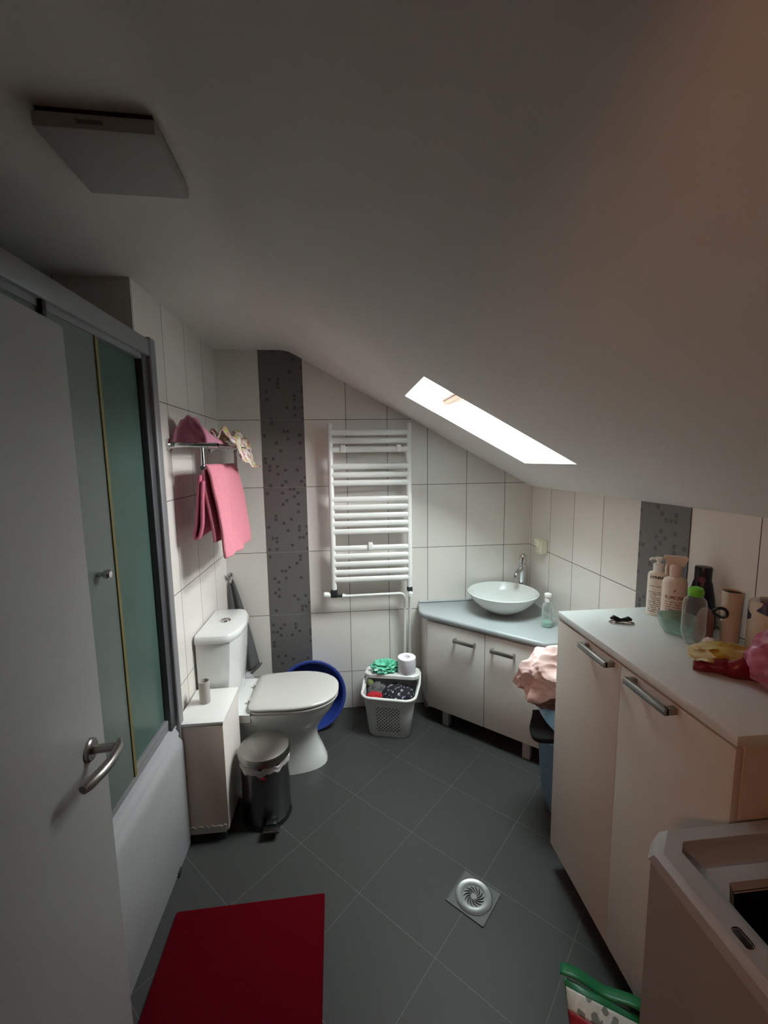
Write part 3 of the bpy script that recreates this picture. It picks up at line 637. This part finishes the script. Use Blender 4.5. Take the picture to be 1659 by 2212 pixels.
# ------------------------------------------------------------------ top loading washing machine
wm = thing('washing_machine', 'white top-opening washing machine with its dark drum opening uncovered', 'washing machine', (1.6, -2.14, 0))
WX, WY0, WY1, WZ = 1.282, -1.918, -2.330, .875
def ring(x0, y0, x1, y1, z, c):
    return [(x0+c, y0, z), (x0, y0+c if y0 < y1 else y0-c, z), (x0, y1-c if y0 < y1 else y1+c, z), (x0+c, y1, z), (x1-c, y1, z), (x1, y1-c if y0 < y1 else y1+c, z), (x1, y0+c if y0 < y1 else y0-c, z), (x1-c, y0, z)]
def wr(i, z, c, j=None): j = i if j is None else j; return ring(WX+i, WY0-j, 1.915-i, WY1+i, z, c)
b = B(); loft(b, [wr(.012, .02, .02), wr(.008, .03, .02), wr(.008, WZ-.045, .02)], caps=(True, False)); obj('body', b, mat('washer_enamel', (150, 146, 142), .35), wm)
b = B()
loft(b, [wr(.008, WZ-.045, .02), wr(.0, WZ-.035, .03), wr(.0, WZ-.012, .045), wr(.010, WZ, .045), wr(.046, WZ, .02, .036), wr(.048, WZ-.012, .02, .040), wr(.050, WZ-.026, .02, .060), wr(.058, WZ-.026, .02, .072), wr(.060, WZ-.018, .02, .076), wr(.068, WZ-.018, .03, .104), wr(.072, WZ-.034, .03, .110)], caps=(False, False)); tr_ = obj('top_rim', b, M_acr, wm)
b = B(); box(b, (WX+.018, -2.132, WZ-.002), (WX+.032, -2.102, WZ+.001), .004); obj('latch_slot', b, M_black, tr_)
b = B(); loft(b, [wr(.0715, WZ-.030, .03, .109), wr(.080, WZ-.15, .03, .12), wr(.085, WZ-.30, .03, .125)], caps=(False, True)); obj('drum_opening', b, M_black, wm)
for x in (1.33, 1.87):
    for y in (-1.97, -2.28): b = B(); lathe(b, [(.02, 0), (.02, .022)], (x, y), 16); obj('foot', b, M_black, wm)

# ------------------------------------------------------------------ things on the tall cabinet
T = CZ+.0005
t = thing('pump_bottle', 'white pump bottle with small print, first in the row on tall cabinet', 'bottle', (1.822, -1.258, T), math.radians(-38))
b = B(); lathe(b, [(0, 0), (.029, 0), (.031, .004), (.031, .142), (.028, .152), (.016, .158), (.0, .158)], n=36, caps=(False, False), sy=.8); obj('body', b, M_whb, t, world=False)
b = B(); lathe(b, [(.016, .156), (.0165, .182), (.012, .186), (.007, .186), (.006, .196), (.014, .198), (.014, .206), (.010, .209), (0, .209)], n=24, caps=(False, False)); tube(b, [(0, 0, .203), (-.022, -.008, .203), (-.027, -.01, .197)], [.006, .005, .004], 10); obj('pump', b, M_white, t, world=False)
t = thing('spray_bottle', 'taller peach bottle with wide sprayer head beside white pump bottle', 'bottle', (1.820, -1.338, T), math.radians(-38))
b = B(); lathe(b, [(0, 0), (.034, 0), (.036, .004), (.036, .140), (.032, .152), (.020, .160), (.016, .164), (0, .164)], n=36, caps=(False, False), sy=.85); obj('body', b, M_peach, t, world=False)
b = B(); lathe(b, [(.017, .160), (.019, .166), (.019, .205), (0, .205)], n=24, caps=(False, False)); loft(b, [[(-.026, -.012, .200), (.022, -.012, .198), (.022, .012, .198), (-.026, .012, .200)], [(-.036, -.014, .222), (.032, -.014, .224), (.032, .014, .224), (-.036, .014, .222)], [(-.033, -.012, .229), (.028, -.012, .230), (.028, .012, .230), (-.033, .012, .229)]]); tube(b, [(-.022, 0, .205), (-.026, 0, .185), (-.024, 0, .163)], .0055, 8); obj('sprayer', b, M_peachp, t, world=False)
b = B(); loft(b, [[(-.004, -.0315, .118), (.0035, -.0315, .123), (-.001, -.0315, .113)], [(-.004, -.033, .118), (.0035, -.033, .123), (-.001, -.033, .113)]]); obj('emblem', b, M_pined, t, world=False)
b = B(); lathe(b, [(0, 0), (.035, 0), (.045, .012), (.054, .035), (.056, .052), (.054, .052), (.043, .014), (0, .004)], n=44, caps=(False, False)); o = single('glass_dish', 'shallow aqua glass dish in front of the peach spray bottle', 'dish', b, M_bowlg); o.location = (1.775, -1.412, T)
t = thing('micellar_bottle', 'clear waisted bottle with lime green cap beside the glass dish', 'bottle', (1.748, -1.503, T), math.radians(-40))
b = B(); lathe(b, [(0, 0), (.017, 0), (.022, .01), (.032, .04), (.031, .065), (.031, .120), (.028, .138), (.019, .148), (.014, .152)], n=36, caps=(False, False), sy=.75); obj('body', b, M_clear, t, world=False)
b = B(); lathe(b, [(.016, .150), (.020, .153), (.021, .165), (.017, .174), (.008, .178), (0, .178)], n=28, caps=(False, False)); obj('cap', b, M_lime, t, world=False)
b = B(); lathe(b, [(0, 0), (.020, 0), (.022, .003), (.022, .075), (.017, .095), (.009, .105), (0, .105)], n=28, caps=(False, False)); o = single('pink_bottle', 'small brownish pink bottle behind the clear bottle with lime cap', 'bottle', b, mat('rosy_brown', (136, 98, 92), .4)); o.location = (1.795, -1.492, T)
t = thing('shampoo_bottle', 'dark navy shampoo bottle tapering to a wide black cap by the wall', 'bottle', (1.874, -1.388, T), math.radians(-50))
b = B(); lathe(b, [(0, 0), (.040, 0), (.043, .005), (.042, .05), (.036, .10), (.027, .15), (.024, .16), (0, .16)], n=36, caps=(False, False), sy=.7); obj('body', b, M_blued, t, world=False)
b = B(); lathe(b, [(.0235, .16), (.024, .20), (.022, .205), (0, .205)], n=30, caps=(False, False), sy=.8); obj('cap', b, mat('navy_cap', (18, 20, 34), .35), t, world=False)
b = B(); loft(b, [[(.010*math.cos(a*PI/8), -.0215, .165+.010*math.sin(a*PI/8)) for a in range(16)], [(.010*math.cos(a*PI/8), -.0205, .165+.010*math.sin(a*PI/8)) for a in range(16)]]); obj('emblem', b, mat('emblem_rose', (110, 50, 66), .5), t, world=False)
t = thing('tall_tin', 'cream and pink cylinder with open dark top beside the clear bottle', 'tin', (1.838, -1.533, T))
b = B(); lathe(b, [(0, 0), (.021, 0), (.022, .003), (.0265, .168), (.025, .170), (.023, .160), (.02, .05), (0, .05)], n=36, caps=(False, False)); obj('body', b, mat('cream_tin', (204, 190, 174), .45, var=.2, scale=10), t, world=False)
b = B(); lathe(b, [(0, .163), (.0235, .163), (.0242, .165), (0, .165)], n=30, caps=(False, False)); obj('dark_inside', b, M_black, t, world=False)
t = thing('printed_tin', 'cream tin with dark blue printed shapes at the right of the row', 'tin', (1.880, -1.592, T))
b = B(); lathe(b, [(0, 0), (.036, 0), (.037, .003), (.037, .150), (.033, .158), (0, .158)], n=36, caps=(False, False)); obj('body', b, M_print, t, world=False)
b = B(); lathe(b, [(0, .157), (.014, .157), (.014, .166), (0, .166)], n=24, caps=(False, False)); obj('cap', b, M_handle, t, world=False)
b = B(); tube(b, [(.016*math.cos(2*PI*i/20), .005*math.sin(4*PI*i/20), .013*math.sin(2*PI*i/20)) for i in range(20)], .0045, 8, closed=True)
o = single('hair_elastic', 'black looped hair elastic between shampoo bottle and tall tin', 'hair elastic', b, M_black); o.location = (1.80, -1.535, T+.108); o.rotation_euler = (0, 0, math.radians(-40))
# crumpled sweet wrapper, red below and yellow above
t = thing('crumpled_packet', 'crumpled yellow and wine red packet in front of the tall tin', 'packet', (1.70, -1.655, T))
b = B(); blob(b, (1.715, -1.635, T+.034), (.075, .045, .022), .5, 2.2, 9, 4); obj('yellow_top', b, M_yel, t)
def pkt(u, v):
    p0 = Vector((1.630, -1.640, 0)); p1 = Vector((1.730, -1.725, 0)); q = p0.lerp(p1, u)
    n_ = Vector((-.64, -.76, 0)); h = (.022+.038*u)*v; q += n_*(.012*math.sin(PI*v)+.004*math.sin(u*12))
    return (q.x, q.y, T+.001+h*(1-.15*math.sin(u*5)))
b = B(); grid(b, pkt, 30, 10); obj('red_side', b, M_wine, t, mods=[SOL(.004)])
b = B(); blob(b, (1.705, -1.665, T+.024), (.055, .035, .022), .3, 2.0, 4, 4); obj('red_fold', b, M_wine, t)
t = thing('pink_package', 'shiny pink plastic package at the near right end of cabinet top', 'package', (1.75, -1.77, T))
b = B(); blob(b, (1.760, -1.775, T+.072), (.088, .078, .074), .22, 1.8, 3, 5, zmin=T+.0002); obj('body', b, M_pinkF, t)
b = B(); tube(b, [(1.690+.010*math.cos(a*PI/6), -1.842-.006*math.cos(a*PI/6), T+.072+.017*math.sin(a*PI/6)) for a in range(-4, 6)], .0035, 8); obj('handle_loop', b, M_dark, t)
b = B(); blob(b, (1.775, -1.535, T+.016), (.018, .018, .015), .35, 2.5, 8, 4); o = single('cotton_ball', 'small white cotton wad on the cabinet beside the tall tin', 'cotton ball', b, M_paper)
t = thing('hair_clip', 'small black bow hair clip with silver frame near the cabinet edge', 'hair clip', (1.648, -1.318, T), math.radians(-20))
b = B(); tube(b, [(-.032, 0, .013), (-.022, .004, .016), (-.008, 0, .012), (0, 0, .011), (.010, 0, .012), (.024, .003, .015), (.034, 0, .012)], [.004, .0085, .0065, .004, .0065, .0085, .004], 12); obj('bow', b, M_black, t, world=False)
b = B(); tube(b, [(.038*math.cos(2*PI*i/24), -.008+.013*math.sin(2*PI*i/24), .004) for i in range(24)], .0024, 8, closed=True); tube(b, [(0, 0, .004), (.003, .012, .010)], .003, 8); tube(b, [(-.02, -.014, .004), (.01, .008, .006)], .003, 8); obj('frame', b, M_chrome, t, world=False)

# ------------------------------------------------------------------ blue laundry bin with clothes
lb = thing('laundry_bin', 'light blue plastic laundry bin wedged behind the tall cabinet', 'laundry bin', (1.735, -.955, 0))
lc = (1.735, -.950)
b = B(); lathe(b, [(0, 0), (.105, 0), (.125, .02), (.150, .12), (.163, .30), (.170, .400), (.166, .400), (.157, .30), (.12, .03), (0, .02)], lc, 56, caps=(False, False)); obj('body', b, M_lbluet, lb)
b = B(); lathe(b, [(.168, .385), (.179, .389), (.184, .403), (.180, .422), (.170, .425), (.166, .418)], lc, 56, caps=(False, False)); obj('rim', b, M_lblue, lb)
b = B(); lathe(b, [(.185, 0), (.190, .003), (.188, .014), (.165, .035), (.12, .05), (0, .058)], n=56, caps=(False, False))
xf(b, Matrix.Translation((lc[0]-.008, lc[1]+.0, .500)) @ Matrix.Rotation(math.radians(27), 4, 'X') @ Matrix.Rotation(math.radians(8), 4, 'Y')); obj('lid', b, M_lblue, lb)
def tongue(u, v):
    a = math.radians(165+105*u); k = math.exp(-((u-.30)/.17)**2)
    r = .13+v*(.062+.062*k)
    z = .474-.040*u-v*.008-.020*k*v*v
    return (lc[0]+r*math.cos(a), lc[1]+r*math.sin(a), z+.004*math.sin(u*16)*v)
b = B(); grid(b, tongue, 40, 12); single('black_garment', 'black garment squeezed out under the blue bin lid', 'clothes', b, M_blackC, (1.6, -1.0, .46), mods=[SOL(.024)])
b = B()
vs = bmesh.ops.create_icosphere(b, subdivisions=6, radius=1)['verts']
for v in vs:
    c = v.co.copy()
    q = Vector((c.x+.7*c.z, c.y, c.z*.8-.5*c.x))*1.05+Vector((2.2, 5.3, 1.4))
    rid = abs(noise.noise(q))*1.2+.46*abs(noise.noise(q*2.2+Vector((3, 1, 2))))+.10*abs(noise.noise(q*5))
    k = 1.10-.50*rid
    v.co = Vector((c.x*.182*k, c.y*.12*k, c.z*.136*k))
    v.co += Vector((1.640+.45*v.co.z, -.94, .676))
single('pale_pink_garment', 'pale pink cotton garment heaped on top of the light blue bin', 'clothes', b, M_pinkL, (1.635, -.93, .55))
heap('brown_garment', 'dark mauve cloth showing beneath the pale pink garment', 'clothes', (1.605, -.955, .560), (.080, .06, .035), mat('mauve_brown', (96, 74, 74), .9), .4, 2.5, 12)

# ------------------------------------------------------------------ floor things
b = B(); ang = math.radians(1.0)
loft(b, [rrect(.525, .86, .008, z, n=3) for z in (.0005, .010)]+[rrect(.515, .85, .008, .013, n=3)])
o = single('bath_mat', 'deep red rectangular bath mat on the grey floor', 'mat', b, M_mat); o.location = (.358, -1.643, 0); o.rotation_euler = (0, 0, ang)
dr = thing('floor_drain', 'square steel floor drain with swirl grate set in the tiles', 'drain', (1.1605, -1.276, 0), math.radians(45))
b = B(); box(b, (-.075, -.075, .0), (.075, .075, .002)); 
for s in (-1, 1):
    box(b, (s*.0735-.0015, -.075, .0), (s*.0735+.0015, .075, .004)); box(b, (-.075, s*.0735-.0015, .0), (.075, s*.0735+.0015, .004))
obj('plate', b, mat('dull_steel', (92, 94, 93), .55, .5), dr, world=False)
b = B(); lathe(b, [(.067, .002), (.0672, .0040), (.0655, .0048), (.0625, .0040), (.058, .0030), (.050, .0026), (.044, .0029), (.041, .0034), (.037, .0032), (0, .0032)], n=56, caps=(False, False)); gr = obj('grate', b, mat('drain_steel', (128, 130, 128), .36, 1.0, var=.1), dr, world=False)
for i in range(14):
    a = 2*PI*i/14; pts = []
    for j in range(6):
        r = .011+.027*j/5; q = a+.85*(j/5); pts.append((r*math.cos(q), r*math.sin(q), .0032))
    b = B(); tube(b, pts, [.0012, .0024, .0031, .0031, .0024, .0012], 6); obj('slot', b, M_black, gr, world=False)
gb = thing('detergent_bag', 'green and red packet with white printed band on floor by tall cabinet', 'bag', (1.36, -1.80, 0))
def bag(u, v, face):   # pillow bag leaning back, u along its width, v up
    p0 = Vector((1.285, -1.675, .195)); p1 = Vector((1.445, -1.775, .185))
    b0 = Vector((1.245, -1.86, .004)); b1 = Vector((1.40, -1.93, .004))
    p = b0.lerp(b1, u).lerp(p0.lerp(p1, u), v); n_ = Vector((-.35, -.55, .75)).normalized()
    t_ = .045*math.sin(PI*min(1, max(0, v)))**.6*math.sin(PI*u)**.5
    q = p+n_*t_*face+n_*.004*noise.noise(Vector((u*5, v*6, face))); q.z = max(q.z, .002); return q
for nm, v0, v1, m, off in (('lower_panel', 0, .55, M_bagd, 1), ('red_panel', .55, .78, M_bagr, 1), ('printed_band', .78, .94, M_bagw, 1), ('green_top', .94, 1.0, M_bagg, 1)):
    b = B(); grid(b, lambda u, v: bag(u, v0+(v1-v0)*v, 1), 24, 8); obj(nm, b, m, gb, mods=[SOL(.0015)])
b = B(); grid(b, lambda u, v: bag(u, v, -.5), 24, 16); obj('back_panel', b, M_bagg, gb, mods=[SOL(.0015)])
b = B(); grid(b, lambda u, v: Vector((1.278+.175*u, -1.668-.112*u, .196))+Vector((.018, .028, -.004))*v+Vector((0, 0, .006*math.sin(u*9))), 24, 3); obj('top_fold', b, M_bagg, gb, mods=[SOL(.003)])
